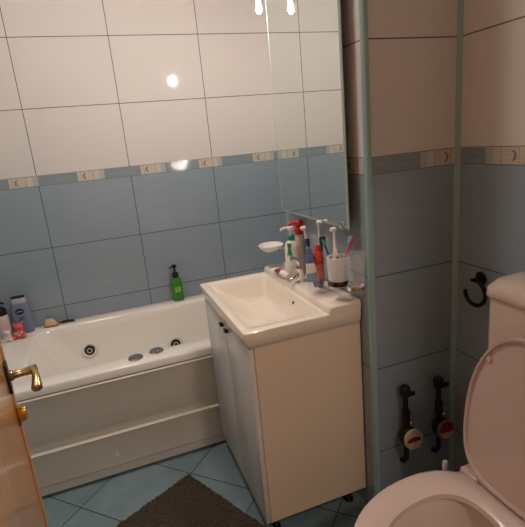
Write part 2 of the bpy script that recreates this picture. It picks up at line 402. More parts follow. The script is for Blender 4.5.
# ------------------------------------------------------------------ vanity cabinet
CX0, CX1, CY0, CY1, CZ0, CZ1 = 0.607, 1.000, -1.330, -0.754, 0.078, 0.738
t = thing('vanity_cabinet', 'white two-door washbasin cabinet on short metal legs, standing before the tub', 'cabinet', (0.8, -1.05, 0))
bm = bm_new()
box(bm, CX0 + .018, CX1, CY0, CY0 + .016, CZ0, CZ1, 0.001, 1); box(bm, CX0 + .018, CX1, CY1 - .016, CY1, CZ0, CZ1, 0.001, 1)
box(bm, CX0 + .018, CX1, CY0 + .0165, CY1 - .0165, CZ0, CZ0 + .016); box(bm, CX1 - .006, CX1, CY0 + .0165, CY1 - .0165, CZ0 + .0165, CZ1)
box(bm, CX0 + .018, CX0 + .024, CY0 + .0165, CY1 - .0165, CZ1 - .04, CZ1)
plabel(finish(bm, 'carcass', M['lam'], root=t, smooth=False), 'cream laminate side panels')
for y0, y1, hy, hz in ((CY0 + .001, -1.0725, -1.092, 0.703), (-1.0695, CY1 - .001, -1.032, 0.705)):
    d_ = finish(box(bm_new(), CX0, CX0 + .0160, y0, y1, CZ0 + .001, CZ1 - .004, 0.0015, 2), 'door', M['gloss'], root=t)
    finish(box(bm_new(), CX0 - .014, CX0, hy - .014, hy + .012, hz + .003, hz + .013, 0.002), 'handle', M['black'], root=d_)
plabel(finish(box(bm_new(), CX0 + .0163, CX0 + .0195, CY0 - .0008, CY0 + .004, CZ0, CZ1 - .004), 'edge_strip', M['edge'], root=t, smooth=False), 'tan edge strip down the front corner')
for x in (CX0 + .047, CX1 - .045):
    for y in (CY0 + .055, CY1 - .035):
        finish(lathe(bm_new(), [(0, 0), (.019, 0), (.019, .006), (.0125, .010), (.0125, CZ0 - .006), (.02, CZ0 - .004), (.02, CZ0)], (x, y, 0)), 'leg', M['dchrome'], root=t)

# ------------------------------------------------------------------ washbasin
SX0, SX1, SY0, SY1 = 0.592, 1.002, -1.345, -0.750
SZ = 0.795
t = thing('washbasin', 'cream-white rectangular ceramic washbasin on top of the vanity cabinet', 'washbasin', (0.8, -1.05, CZ1))
def srect(x0, x1, y0, y1, r_, z): return rrect(x0, x1, y0, y1, r_, z, 6)
bm = bm_new()
LX = 0.895   # where the raised back ledge begins
rings = [srect(SX0 + .016, SX1 - .0005, SY0 + .012, SY1 - .012, .01, CZ1), srect(SX0 + .006, SX1, SY0 + .004, SY1 - .004, .012, CZ1 + .012),
         srect(SX0, SX1, SY0, SY1, .014, CZ1 + .030), srect(SX0, SX1, SY0, SY1, .014, SZ - .008),
         srect(SX0 + .002, SX1 - .001, SY0 + .002, SY1 - .002, .013, SZ - .002), srect(SX0 + .007, SX1 - .003, SY0 + .007, SY1 - .007, .012, SZ)]
bx0, bx1, by0, by1 = SX0 + .030, 0.872, SY0 + .040, SY1 - .040
for a0, a1, c0, c1, r_, z in ((0, 0, 0, 0, .02, SZ), (.004, .003, .004, .004, .02, SZ - .003), (.010, .006, .010, .010, .02, SZ - .010), (.045, .012, .022, .022, .02, SZ - .036),
                              (.105, .022, .040, .040, .022, SZ - .074), (.135, .034, .055, .055, .02, SZ - .090), (.150, .050, .070, .070, .02, SZ - .094)):
    rings.append(srect(bx0 + a0, bx1 - a1, by0 + c0, by1 - c1, r_, z))
loft(bm, rings, cap0=False, cap1=True)
# raised ledge at the back with a soft step
def ledge(y0, y1, x0, z0, z1):
    q = bmesh.new()
    lo = srect(x0, SX1, y0, y1, .010, z0 - .004)
    rr = [lo, srect(x0 + .001, SX1, y0, y1, .010, z0 + .004), srect(x0 + .005, SX1, y0 + .001, y1 - .001, .010, z1 - .005),
          srect(x0 + .011, SX1 - .001, y0 + .007, y1 - .007, .009, z1)]
    loft(q, rr); merge(bm, q)
ledge(SY0, SY1, LX - .016, SZ, SZ + .024)
finish(bm, 'basin', M['ceramic'], root=t, angle=45)
finish(lathe(bm_new(), [(0, 0), (.0055, 0), (.006, .002), (.004, .003), (0, .001)], (0.861, -1.105, SZ - .030), (-1, 0, .25), 20, sx=1.0, sy=1.0), 'overflow_hole', M['dark'], root=t)
o_ = finish(lathe(bm_new(), [(0, 0), (.020, 0), (.021, .001), (.016, .002), (0, .002)], (0.790, -1.055, SZ - .094), (0, 0, 1), 24), 'drain', M['ceramic'], root=t)

# tap
LZ = SZ + .024
t = thing('basin_tap', 'small chrome mixer tap behind the cups on the washbasin ledge', 'tap', (0.925, -1.045, LZ))
finish(lathe(bm_new(), [(.022, 0), (.022, .005), (.017, .009), (.016, .045), (.018, .055), (.014, .066), (0, .069)], (0.925, -1.045, LZ)), 'tap_body', M['chrome'], root=t)
finish(tube(bm_new(), bez((0.915, -1.050, LZ + .028), (0.895, -1.055, LZ + .030), (0.868, -1.055, LZ + .008), 8), .008), 'spout', M['chrome'], root=t)
finish(tube(bm_new(), bez((0.925, -1.045, LZ + .066), (0.920, -1.045, LZ + .090), (0.890, -1.045, LZ + .094), 8), .006, rads=[.012, .011, .010, .009, .008, .007, .007, .007, .008]), 'lever', M['chrome'], root=t)

# ------------------------------------------------------------------ mirror and its lamp
MX = 0.968; MY0, MY1, MZ0, MZ1 = -1.335, -0.797, 1.054, 1.960
t = thing('wall_mirror', 'tall frameless mirror on a dark backing above the washbasin', 'mirror', (1.0, -1.07, MZ0))
bm = bm_new(); q = .009
A = [(MX + .005, MY0, MZ0), (MX + .005, MY1, MZ0), (MX + .005, MY1, MZ1), (MX + .005, MY0, MZ1)]
A0 = [(MX + .0022, y, z) for _, y, z in A]
B = [(MX, MY0 + q, MZ0 + q), (MX, MY1 - q, MZ0 + q), (MX, MY1 - q, MZ1 - q), (MX, MY0 + q, MZ1 - q)]
loft(bm, [A, A0, B], cap0=True, cap1=False)
plabel(finish(bm, 'bevelled_edge', M['glassedge'], root=t, smooth=False), 'bright polished glass edge')
bm = bm_new(); box(bm, MX - .00005, MX + .004, MY0 + q, MY1 - q, MZ0 + q, MZ1 - q); finish(bm, 'mirror_glass', M['mirror'], root=t, smooth=False)
finish(box(bm_new(), MX + .005, X2, MY0 + .05, MY1 - .05, MZ0 + .05, MZ1 - .05), 'backing', M['black'], root=t, smooth=False)
bm = bm_new(); box(bm, MX - .004, MX + .006, -1.308, -1.284, MZ0 - .003, MZ0 + .022, .0015)
finish(bm, 'mirror_clip', M['chrome'], root=t)

t = thing('mirror_lamp', 'tiny glowing bulb in front of the upper left edge of the mirror', 'lamp', (0.97, -0.888, 1.97))
finish(lathe(bm_new(), [(.0, 0), (.005, .002), (.0082, .008), (.0090, .014), (.0078, .026), (.006, .034), (0, .034)], (0.906, -0.888, 1.776), (0, 0, 1), 20), 'bulb', M['bulb'], root=t)
finish(lathe(bm_new(), [(.008, 0), (.010, .004), (.010, .030), (.006, .034), (0, .034)], (0.906, -0.888, 1.8105), (0, 0, 1), 20), 'socket', M['white'], root=t)
finish(tube(bm_new(), bez((0.906, -0.888, 1.844), (0.895, -0.888, 2.000), (0.985, -0.888, 1.985), 12), .004), 'arm', M['chrome'], root=t)
finish(box(bm_new(), 0.972, X2, -0.918, -0.858, 1.9605, 2.01, .003), 'mounting_block', M['white'], root=t)

# ------------------------------------------------------------------ toilet
TC = -1.868
t = thing('toilet', 'white toilet with raised lid and cistern against the right wall', 'toilet', (1.0, TC, 0))
def egg(cx, cy, af, ab, bw, z, n=48, sq=1.0):
    pts = []
    for i in range(n):
        a = 2 * PI * i / n; ca, sa = math.cos(a), math.sin(a)
        ax = ab if ca > 0 else af
        e = 0.80 if ca > 0 else 1.0
        pts.append((cx + ax * math.copysign(abs(ca) ** e, ca), cy + bw * math.copysign(abs(sa) ** e, sa), z))
    return pts
bm = bm_new()
rg = [egg(1.00, TC, .20, .25, .10, 0.0), egg(1.00, TC, .20, .25, .102, .02), egg(1.0, TC, .19, .25, .095, .06), egg(.98, TC, .18, .26, .095, .16), egg(.955, TC, .21, .28, .13, .26),
      egg(.925, TC, .255, .30, .172, .34), egg(.92, TC, .262, .30, .182, .375), egg(.92, TC, .262, .30, .183, .392), egg(.92, TC, .255, .295, .178, .400),
      egg(.905, TC, .19, .13, .115, .400), egg(.905, TC, .18, .125, .108, .390), egg(.905, TC, .18, .125, .108, .355), egg(.91, TC, .15, .11, .09, .30), egg(.93, TC, .10, .08, .06, .22), egg(.94, TC, .06, .05, .04, .17)]
loft(bm, rg)
finish(bm, 'bowl', M['ceramic_t'], root=t, angle=50)
finish(lathe(bm_new(), [(0, 0), (.068, 0), (.068, .001), (0, .001)], (.932, TC, .235), (0, 0, 1), 30), 'water', M['water'], root=t)
# seat ring
bm = bm_new()
sr = [egg(.92, TC, .262, .175, .185, .4035), egg(.92, TC, .268, .178, .191, .410), egg(.92, TC, .266, .176, .189, .420), egg(.92, TC, .252, .168, .176, .427),
      egg(.914, TC, .205, .120, .128, .425), egg(.912, TC, .185, .105, .110, .417), egg(.912, TC, .182, .102, .107, .4045)]
R_ = loft(bm, sr, cap0=False, cap1=False)
for i in range(48): bm.faces.new((R_[-1][i], R_[-1][(i + 1) % 48], R_[0][(i + 1) % 48], R_[0][i]))
finish(bm, 'seat', M['seat_plastic'], root=t, angle=50)
# lid: egg plate with a rim, raised
def lidring(s, h):  # local: X up the lid, Y across, Z thickness ; returns points
    out = []
    for i in range(48):
        a = 2 * PI * i / 48; ca, sa = math.cos(a), math.sin(a)
        ex = 0.25 if ca > 0 else 0.20
        e = 1.0 if ca > 0 else 0.62
        out.append((0.195 + ((ex - .012) * s) * math.copysign(abs(ca) ** e, ca), 0.152 * (s if s > .95 else s) * math.copysign(abs(sa) ** (e if e < 1 else 0.95), sa), h))
    return out
q_ = bmesh.new()
loft(q_, [lidring(.93, .004), lidring(.955, .006), lidring(.965, .000), lidring(1.0, .001), lidring(1.01, .009), lidring(.99, .018), lidring(.90, .022)][0:1] + [lidring(.955, .0045), lidring(.962, -.003), lidring(.99, -.004), lidring(1.005, .004), lidring(.995, .013), lidring(.93, .019)], cap0=True, cap1=True)
ang = math.radians(84)   # opening
# local X -> up-lean, Y -> world Y, Z(thickness) -> behind
mt = Matrix(((math.cos(ang), 0, math.sin(ang), 1.062), (0, 1, 0, TC), (math.sin(ang), 0, -math.cos(ang), .428), (0, 0, 0, 1)))
bm = bm_new(); merge(bm, q_, mt)
finish(bm, 'lid', M['seat_plastic'], root=t, angle=50)
for ly in (-0.125, 0.125):
    q_ = bmesh.new(); lathe(q_, [(0, 0), (.008, 0), (.007, .003), (0, .0035)], (0.345, ly * .8, .002), (0, 0, -1), 16, sx=1.2)
    bm = bm_new(); merge(bm, q_, mt); finish(bm, 'bumper', M['seat_plastic'], root=t)
for ly in (-0.112, 0.112):
    bm = bm_new(); box(bm, 1.055, 1.105, TC + ly - .030, TC + ly + .030, .4005, .440, .006, 3)
    finish(bm, 'hinge', M['seat_plastic'], root=t)
finish(tube(bm_new(), [(1.072, TC - .135, .434), (1.072, TC + .135, .434)], .009, 14), 'hinge_rod', M['seat_plastic'], root=t)
# cistern
bm = bm_new()
loft(bm, [rrect(1.165, 1.325, TC - .150, TC + .150, .03, .400), rrect(1.155, 1.326, TC - .160, TC + .160, .03, .43), rrect(1.148, 1.327, TC - .170, TC + .166, .028, .70), rrect(1.146, 1.327, TC - .172, TC + .164, .026, .910)])
finish(bm, 'cistern', M['ceramic_t'], root=t, angle=50)
bm = bm_new()
loft(bm, [rrect(1.144, 1.328, TC - .174, TC + .166, .026, .9105), rrect(1.138, 1.329, TC - .180, TC + .172, .03, .916), rrect(1.139, 1.329, TC - .179, TC + .171, .035, .938),
          rrect(1.150, 1.320, TC - .166, TC + .156, .045, .958), rrect(1.175, 1.305, TC - .14, TC + .128, .05, .968)])
finish(bm, 'cistern_lid', M['ceramic_t'], root=t, angle=60)
finish(lathe(bm_new(), [(0, 0), (.024, 0), (.024, .006), (.020, .009), (0, .009)], (1.24, TC, .968)), 'flush_button', M['chrome'], root=t)

# ------------------------------------------------------------------ toilet brush
t = thing('toilet_brush', 'white toilet brush handle poking up behind the toilet bowl', 'brush', (1.145, -1.573, 0))
finish(lathe(bm_new(), [(0, 0), (.038, 0), (.042, .004), (.038, .10), (.036, .12), (.030, .12), (.030, .02), (0, .02)], (1.145, -1.573, 0)), 'holder', M['white'], root=t)
finish(lathe(bm_new(), [(0, 0), (.024, .0), (.026, .05), (.008, .07), (.006, .08), (.006, .24), (.0095, .25), (.0095, .285), (.006, .292), (0, .293)], (1.145, -1.573, .022)), 'handle', M['white'], root=t)

# ------------------------------------------------------------------ water meters on the duct front
def meter(x, z, label, ringm, topm, lowm, windowm, zt):
    y = -1.452
    t = thing('water_meter', label, 'water meter', (x, Y3, z - .03), 'water meters on the dark duct wall')
    finish(lathe(bm_new(), [(0, 0), (.030, 0), (.034, .008), (.034, .030), (.031, .034), (0, .034)], (x, y + .034, z), (0, -1, .12), 32), 'meter_body', M['meterbody'], root=t)
    fc = (x, y + .001, z + .004)
    finish(lathe(bm_new(), [(0, 0), (.033, 0), (.036, .004), (.036, .010), (.032, .012), (.029, .008), (0, .008)], fc, (0, -1, .12), 36), 'dial_cap', ringm, root=t)
    # dial halves and coloured window
    def plate(pts, d, m_, nm):
        fr_ = Matrix.Translation(fc) @ Matrix.Rotation(math.atan(.12), 4, 'X').inverted()
        q = bmesh.new()
        loft(q, [[(px, -d, pz) for px, pz in pts], [(px, -d - .0015, pz) for px, pz in pts]])
        b_ = bm_new(); merge(b_, q, fr_); finish(b_, nm, m_, root=t, smooth=False)
    N = 20
    up = [(.028 * math.cos(PI * i / N), .004 + .025 * math.sin(PI * i / N)) for i in range(N + 1)]
    lo = [(.028 * math.cos(PI + PI * i / N), -.006 + .022 * math.sin(PI + PI * i / N)) for i in range(N + 1)]
    plate(up, .0085, topm, 'dial_face'); plate(lo, .0085, lowm, 'dial_cover')
    win = [(.027 * math.cos(PI * i / N), -.007 + .016 * math.sin(PI * i / N)) for i in range(N + 1)]
    plate(win, .0105, windowm, 'dial_window')
    # pipe work above with tap, and below
    finish(tube(bm_new(), [(x - .002, Y3 - .028, z + .033), (x - .004, Y3 - .028, z + .10), (x - .006, Y3 - .028, zt)], .009, 12), 'pipe', M['pipe'], root=t)
    finish(tube(bm_new(), [(x - .002, Y3 - .028, z - .033), (x - .003, Y3 - .028, z - .09), (x - .003, Y3 - .012, z - .115), (x - .003, Y3 + .0, z - .118)], .009, 12), 'pipe', M['pipe'], root=t)
    finish(lathe(bm_new(), [(0, 0), (.015, 0), (.015, .02), (.012, .022), (.012, .03), (.015, .032), (.015, .045), (0, .045)], (x - .003, Y3 - .028, z + .052), (0, 0, 1), 6), 'union_nut', M['meterbody'], root=t)
    v_ = finish(lathe(bm_new(), [(0, 0), (.016, 0), (.018, .01), (.018, .03), (.012, .036), (0, .036)], (x - .006, Y3 - .028, zt - .018), (0, 0, 1), 14), 'stop_valve', M['meterbody'], root=t)
    finish(box(bm_new(), x - .026, x + .010, Y3 - .062, Y3 - .050, zt - .004, zt + .010, .003), 'valve_handle', M['black'], root=v_)
    finish(tube(bm_new(), [(x - .006, Y3 - .050, zt + .002), (x - .006, Y3 - .026, zt + .002)], .006, 10), 'valve_stem', M['pipe'], root=v_)
    finish(lathe(bm_new(), [(0, 0), (.005, .001), (.006, .004), (.004, .007), (0, .008)], (x, y + .01, z + .062), (0, -1, 0), 12), 'seal', M['chrome'], root=t)
meter(1.113, .325, 'left water meter on the duct wall, cream dial with a dark red band', M['metercream'], M['metercream'], M['metercream'], M['meterred'], .498)
meter(1.250, .317, 'right water meter on the duct wall, pink and maroon top over a pale cover', M['meterpink'], M['maroon'], M['metercream'], M['maroon'], .492)

# ------------------------------------------------------------------ ring holder on the right wall
t = thing('paper_ring', 'dark chrome open ring holder on the right wall behind the cistern', 'ring', (1.332, -1.515, .83))
pts = [(1.300, -1.515 + .040 * math.cos(a), .832 + .040 * math.sin(a)) for a in [math.radians(70 + 290 * i / 26) for i in range(27)]]
finish(tube(bm_new(), pts, .0065, 10), 'ring', M['blackchrome'], root=t)
bm = bm_new(); lathe(bm, [(0, 0), (.018, 0), (.022, .006), (.010, .010), (.008, .026), (0, .030)], (X4, -1.510, .872), (-1, 0, 0)); finish(bm, 'wall_mount', M['blackchrome'], root=t)

# ------------------------------------------------------------------ things on the washbasin ledge
def cyl_bottle(prof, x, y, z, m_, name, root, n=28, sx=1, sy=1): return finish(lathe(bm_new(), prof, (x, y, z), (0, 0, 1), n, sx, sy), name, m_, root=root)
def pump(root, x, y, z, m_, collar, dirn, s=1.0):
    c_ = finish(lathe(bm_new(), [(0, 0), (.013 * s, 0), (.013 * s, .016 * s), (.009 * s, .020 * s), (0, .020 * s)], (x, y, z)), 'collar', collar, root=root)
    dx, dy = dirn; L_ = math.hypot(dx, dy); dx, dy = dx / L_, dy / L_
    bm = bm_new(); lathe(bm, [(.0045 * s, 0), (.0045 * s, .020 * s), (.011 * s, .021 * s), (.012 * s, .028 * s), (.010 * s, .034 * s), (0, .035 * s)], (x, y, z + .018 * s))
    tube(bm, [(x, y, z + .047 * s), (x + dx * .02 * s, y + dy * .02 * s, z + .048 * s), (x + dx * .034 * s, y + dy * .034 * s, z + .044 * s), (x + dx * .038 * s, y + dy * .038 * s, z + .038 * s)], .005 * s, 10)
    finish(bm, 'pump_head', m_, root=root)

X_, Y_ = 0.934, -0.956
t = thing('soap_pump_bottle', 'white soap pump bottle with green collar and green ribbon print on the washbasin ledge', 'bottle', (X_, Y_, LZ))
cyl_bottle([(0, 0), (.037, 0), (.041, .004), (.041, .050), (.036, .062), (.034, .115), (.028, .134), (.013, .143), (.013, .146), (0, .146)], X_, Y_, LZ, M['white'], 'bottle_body', t, sx=.80, sy=.80)
pump(t, X_, Y_, LZ + .144, M['white'], M['mint'], (-1, .4))
bm = bm_new()   # ribbon print, follows the round body
for s_, a0 in ((1, -2.55), (-1, -2.05)):
    for k_ in range(9):
        za, zb_ = LZ + .080 + .006 * k_, LZ + .088 + .006 * k_
        aa = a0 + s_ * .05 * k_
        rr_ = .0350
        vs = [bm.verts.new((X_ + rr_ * .81 * math.cos(a), Y_ + rr_ * .81 * math.sin(a), z)) for a, z in ((aa - .19, za), (aa + .19, za), (aa + .19, zb_), (aa - .19, zb_))]
        bm.faces.new(vs)
plabel(finish(bm, 'ribbon_print', M['mint'], root=t, smooth=False), 'green ribbon print')

X_, Y_ = 0.983, -0.925
t = thing('red_pump_bottle', 'bottle with red pump head behind the white soap pump bottle', 'bottle', (X_, Y_, LZ))
cyl_bottle([(0, 0), (.015, 0), (.0165, .004), (.0165, .135), (.014, .150), (.010, .156), (0, .156)], X_, Y_, LZ, M['pinkw'], 'bottle_body', t)
bm = bm_new(); lathe(bm, [(0, 0), (.017, 0), (.017, .022), (.012, .026), (.012, .034), (.016, .036), (.017, .050), (.012, .056), (0, .057)], (X_, Y_, LZ + .155))
tube(bm, [(X_, Y_, LZ + .198), (X_ - .030, Y_ + .010, LZ + .200), (X_ - .040, Y_ + .012, LZ + .192)], .007, 10)
finish(bm, 'pump_head', M['red'], root=t)

# toothpaste tube lying
def squeeze_tube(name, label, x, y, z, axis, L_, r_, body_m, cap_m, stripe_m=None, roll=(0, 0, 1), group=None, parts=True):
    t = thing(name, label, 'tube', (x, y, z), group)
    ax = Vector(axis).normalized(); up = Vector(roll); side = ax.cross(up).normalized(); up = side.cross(ax).normalized()
    def ring(s, a, bb): return [Vector((x, y, z)) + ax * s + side * a * math.cos(2 * PI * i / 20) + up * bb * math.sin(2 * PI * i / 20) for i in range(20)]
    bm = bm_new(); loft(bm, [ring(0, r_ * .75, r_ * .75), ring(.004, r_ * .98, r_ * .9), ring(L_ * .3, r_ * 1.0, r_ * .85), ring(L_ * .7, r_ * 1.12, r_ * .5), ring(L_ * .97, r_ * 1.25, r_ * .10), ring(L_, r_ * 1.25, r_ * .08)])
    finish(bm, 'tube_body', body_m, root=t)
    bm = bm_new(); loft(bm, [ring(-.022, r_ * .60, r_ * .60), ring(-.020, r_ * .66, r_ * .66), ring(0.0, r_ * .72, r_ * .72)]); finish(bm, 'cap', cap_m, root=t)
    if stripe_m:
        bm = bm_new(); loft(bm, [ring(L_ * .30, r_ * 1.015, r_ * .865), ring(L_ * .5, r_ * 1.075, r_ * .70), ring(L_ * .66, r_ * 1.13, r_ * .56)], cap0=False, cap1=False); finish(bm, 'print', stripe_m, root=t)
    return t
squeeze_tube('toothpaste_tube', 'maroon and white toothpaste tube lying on the washbasin ledge beside the soap pump bottle', .890, -.985, LZ + .016, (-.02, 1, .0), .12, .0145, M['white'], M['white'], M['maroon'])

def tumbler(name, label, x, y, z, r0, r1, h, m_, group, wall=.002):
    t = thing(name, label, 'cup', (x, y, z), group)
    finish(lathe(bm_new(), [(0, 0), (r0, 0), (r0 + .001, .003), (r1, h - .001), (r1 - wall * .5, h), (r1 - wall, h - .001), (r0 - wall, .008), (0, .007)], (x, y, z), (0, 0, 1), 36), 'cup_body', m_, root=t)
    return t
G1 = (.915, -1.195)
tumbler('glass_tumbler', 'clear glass tumbler standing on the washbasin ledge, holding two squeezed tubes', G1[0], G1[1], LZ, .029, .033, .108, M['glass'], 'bathroom cups')
squeeze_tube('blue_tube', 'blue-grey squeeze tube standing cap up in the clear glass tumbler', G1[0] - .020, G1[1] + .004, LZ + .141, (.08, -.02, -1), .100, .0155, M['bluegrey'], M['bluegrey'], M['white'], roll=(.4, 1, 0))
squeeze_tube('orange_tube', 'orange-red squeeze tube standing cap up in the clear glass tumbler', G1[0] + .012, G1[1] - .002, LZ + .147, (-.0, 0, -1), .108, .0150, M['orange'], M['orange'], M['red'], roll=(.4, 1, 0))

G2 = (.943, -1.298); GZ2 = LZ + .050
tumbler('frosted_cup', 'frosted glass cup in the chrome wall holder, full of toothbrushes', G2[0], G2[1], GZ2, .029, .034, .098, M['frost'], 'bathroom cups')
G3 = (.966, -1.372)
tumbler('clear_cup', 'empty clear glass cup in the wall holder nearest the corner strip', G3[0], G3[1], GZ2, .025, .031, .120, M['glass'], 'bathroom cups', .001)
t = thing('cup_holder', 'chrome double ring cup holder on the wall right of the mirror', 'holder', (X2, -1.335, GZ2))
def ringm(cx, cy, r_, z, h=.012):
    b_ = bm_new(); lathe(b_, [(r_, 0), (r_ + .003, 0), (r_ + .003, h), (r_, h), (r_, 0)], (cx, cy, z), (0, 0, 1), 36, cap=False); return b_
finish(ringm(G2[0], G2[1], .0312, GZ2 + .003, .016), 'ring', M['dchrome'], root=t)
finish(ringm(G3[0], G3[1], .0262, GZ2 + .003), 'ring', M['chrome'], root=t)
finish(tube(bm_new(), [(G2[0] + .033, G2[1] - .011, GZ2 + .008), (.985, -1.334, GZ2 + .008), (G3[0] + .016, G3[1] + .027, GZ2 + .008)], .005, 10), 'arm', M['chrome'], root=t)
finish(lathe(bm_new(), [(0, 0), (.019, 0), (.019, .005), (.009, .009), (.007, .020), (0, .021)], (X2, -1.334, GZ2 + .008), (-1, 0, 0), 20), 'wall_plate', M['chrome'], root=t)

# toothbrushes
def toothbrush(name, label, base, tip, hm, bm_, bdir, electric=False, thick=1.0):
    t = thing(name, label, 'toothbrush', base, 'toothbrushes in the cups')
    p0, p1 = Vector(base), Vector(tip); d = (p1 - p0).normalized(); L_ = (p1 - p0).length
    ts = [0, .1, .3, .5, .62, .75, .86, .9, 1.0]
    rs = [.0045, .006, .0065, .0055, .004, .003, .003, .005, .005] if not electric else [.009, .010, .009, .008, .006, .0045, .004, .004, .004]
    rs = [v_ * thick for v_ in rs]
    finish(tube(bm_new(), [p0 + d * L_ * s for s in ts], .004, 12, rads=rs), 'handle', hm, root=t)
    bd = Vector(bdir); bd = (bd - d * bd.dot(d)).normalized()
    if electric:
        bb = bm_new(); lathe(bb, [(0, -.006), (.0075, -.006), (.008, .002), (.007, .006), (.0065, .012), (0, .0125)], p1, bd, 18); finish(bb, 'brush_head', bm_, root=t)
    else:
        q = bmesh.new(); box(q, -.0045, .0045, -.011, .011, 0, .010, .001, 1)
        side = d.cross(bd).normalized(); mt_ = Matrix(((side.x, d.x, bd.x, 0), (side.y, d.y, bd.y, 0), (side.z, d.z, bd.z, 0), (0, 0, 0, 1)))
        mt_.translation = p1 - d * .009 + bd * .004
        bb = bm_new(); merge(bb, q, mt_); finish(bb, 'bristles', bm_, root=t)
    return t
W_, BR = M['white'], M['bristle']
toothbrush('electric_toothbrush', 'white electric toothbrush behind the tumbler, head tilted left towards the soap bottle', (.962, -1.095, LZ + .001), (.940, -1.068, LZ + .206), W_, BR, (-1, .3, .0), True)
toothbrush('electric_toothbrush', 'tallest white electric toothbrush standing behind the orange tube', (.957, -1.150, LZ + .001), (.955, -1.157, LZ + .236), W_, BR, (1, -.3, 0), True)
toothbrush('electric_toothbrush', 'white electric toothbrush leaning in the frosted cup', (.940, -1.297, GZ2 + .014), (.956, -1.262, GZ2 + .178), W_, BR, (-1, -.2, 0), True)
toothbrush('toothbrush', 'dark blue toothbrush in the clear tumbler behind the blue-grey tube', (.922, -1.180, LZ + .014), (.918, -1.135, LZ + .180), M['blue'], M['blue'], (-.5, -1, 0), thick=1.6)
toothbrush('toothbrush', 'navy toothbrush between the orange tube and the frosted cup', (.930, -1.195, LZ + .014), (.953, -1.180, LZ + .190), M['blue'], M['navy'], (.5, -1, 0), thick=1.6)
toothbrush('toothbrush', 'blue toothbrush with green neck on the left rim of the frosted cup', (.940, -1.305, GZ2 + .014), (.930, -1.235, GZ2 + .140), M['blue'], M['mint'], (-.6, -1, 0))
toothbrush('toothbrush', 'pink toothbrush with pale blue bristles leaning right out of the frosted cup', (.932, -1.294, GZ2 + .014), (.984, -1.336, GZ2 + .158), M['pink'], M['lblue'], (-1, .4, .2))
toothbrush('toothbrush', 'mint green toothbrush low in the middle of the frosted cup', (.952, -1.310, GZ2 + .014), (.948, -1.285, GZ2 + .115), M['mint'], BR, (-.6, -1, 0))

# glass soap dish on the wall
SD = (.915, -.775, .889)
t = thing('soap_dish', 'glass soap dish in a chrome holder at the left end of the mirror wall', 'soap dish', (X2, SD[1], SD[2]))
finish(lathe(bm_new(), [(0, 0), (.030, 0), (.046, .010), (.054, .024), (.052, .0255), (.044, .014), (.028, .005), (0, .004)], SD, (0, 0, 1), 36), 'dish', M['frost'], root=t)
bm = bm_new(); lathe(bm, [(.031, 0), (.035, 0), (.041, .008), (.037, .008), (.031, 0)], (SD[0], SD[1], SD[2] - .001), (0, 0, 1), 32, cap=False)
finish(bm, 'ring', M['chrome'], root=t)
finish(tube(bm_new(), [(SD[0] + .034, SD[1] - .002, SD[2] + .004), (.990, SD[1] - .02, SD[2] + .002)], .005, 10), 'arm', M['chrome'], root=t)
finish(lathe(bm_new(), [(0, 0), (.017, 0), (.017, .005), (.008, .009), (.007, .018), (0, .019)], (X2, SD[1] - .02, SD[2] + .002), (-1, 0, 0), 20), 'wall_plate', M['chrome'], root=t)

# ------------------------------------------------------------------ things on the bathtub
X_, Y_ = 0.600, -0.036
t = thing('green_pump_bottle', 'green pump bottle with black head on the back rim of the bathtub', 'bottle', (X_, Y_, RZ))
bm = bm_new(); loft(bm, [rrect(X_ - a, X_ + a, Y_ - c_, Y_ + c_, min(a, c_) * .6, RZ + z, 5) for a, c_, z in ((.026, .020, 0.0005), (.029, .022, .004), (.029, .022, .115), (.026, .020, .128), (.014, .013, .138), (.012, .012, .142))])
finish(bm, 'bottle_body', M['green'], root=t)
bm = bm_new(); box(bm, X_ - .016, X_ + .016, Y_ - .0228, Y_ - .0216, RZ + .055, RZ + .085, .0003, 1); plabel(finish(bm, 'label_patch', M['lime'], root=t), 'lime yellow label patch')
bm = bm_new()
for i, ww in enumerate((.020, .012, .016)): box(bm, X_ - ww / 2, X_ + ww / 2, Y_ - .0232, Y_ - .0227, RZ + .078 - .008 * i, RZ + .081 - .008 * i)
finish(bm, 'label_lines', M['green'], root=t, smooth=False)
bm = bm_new(); lathe(bm, [(.017, 0), (.018, .004), (.018, .024), (.012, .030), (.006, .032), (.006, .056), (.012, .058), (.013, .068), (.010, .074), (0, .075)], (X_, Y_, RZ + .138))
tube(bm, [(X_, Y_, RZ + .202), (X_ - .018, Y_ - .006, RZ + .205), (X_ - .030, Y_ - .010, RZ + .197)], .0055, 10)
finish(bm, 'pump_head', M['black'], root=t)

def text_part(body, size, mtx, m_, name, root):
    c_ = bpy.data.curves.new('lettering', 'FONT'); c_.body = body; c_.size = size; c_.align_x = 'CENTER'; c_.align_y = 'CENTER'; c_.extrude = .0002
    o = bpy.data.objects.new('lettering_source', c_); COL.objects.link(o); bpy.context.view_layer.update()
    me = bpy.data.meshes.new_from_object(o.evaluated_get(bpy.context.evaluated_depsgraph_get()))
    bpy.data.objects.remove(o); bm = bmesh.new(); bm.from_mesh(me); bpy.data.meshes.remove(me)
    bmesh.ops.transform(bm, matrix=mtx, verts=bm.verts[:])
    return finish(bm, name, m_, root=root, smooth=False)
X_, Y_ = -0.200, -0.060
t = thing('lavender_shampoo_bottle', 'flat lavender-blue bottle with a navy oval badge at the left end of the bathtub rim', 'bottle', (X_, Y_, RZ))
bm = bm_new(); loft(bm, [rrect(X_ - a, X_ + a, Y_ - c_, Y_ + c_, min(a, c_) * .9, RZ + z, 5) for a, c_, z in ((.038, .018, .0005), (.045, .022, .006), (.046, .023, .05), (.044, .022, .125), (.040, .020, .156), (.036, .018, .162))])
finish(bm, 'bottle_body', M['lav'], root=t)
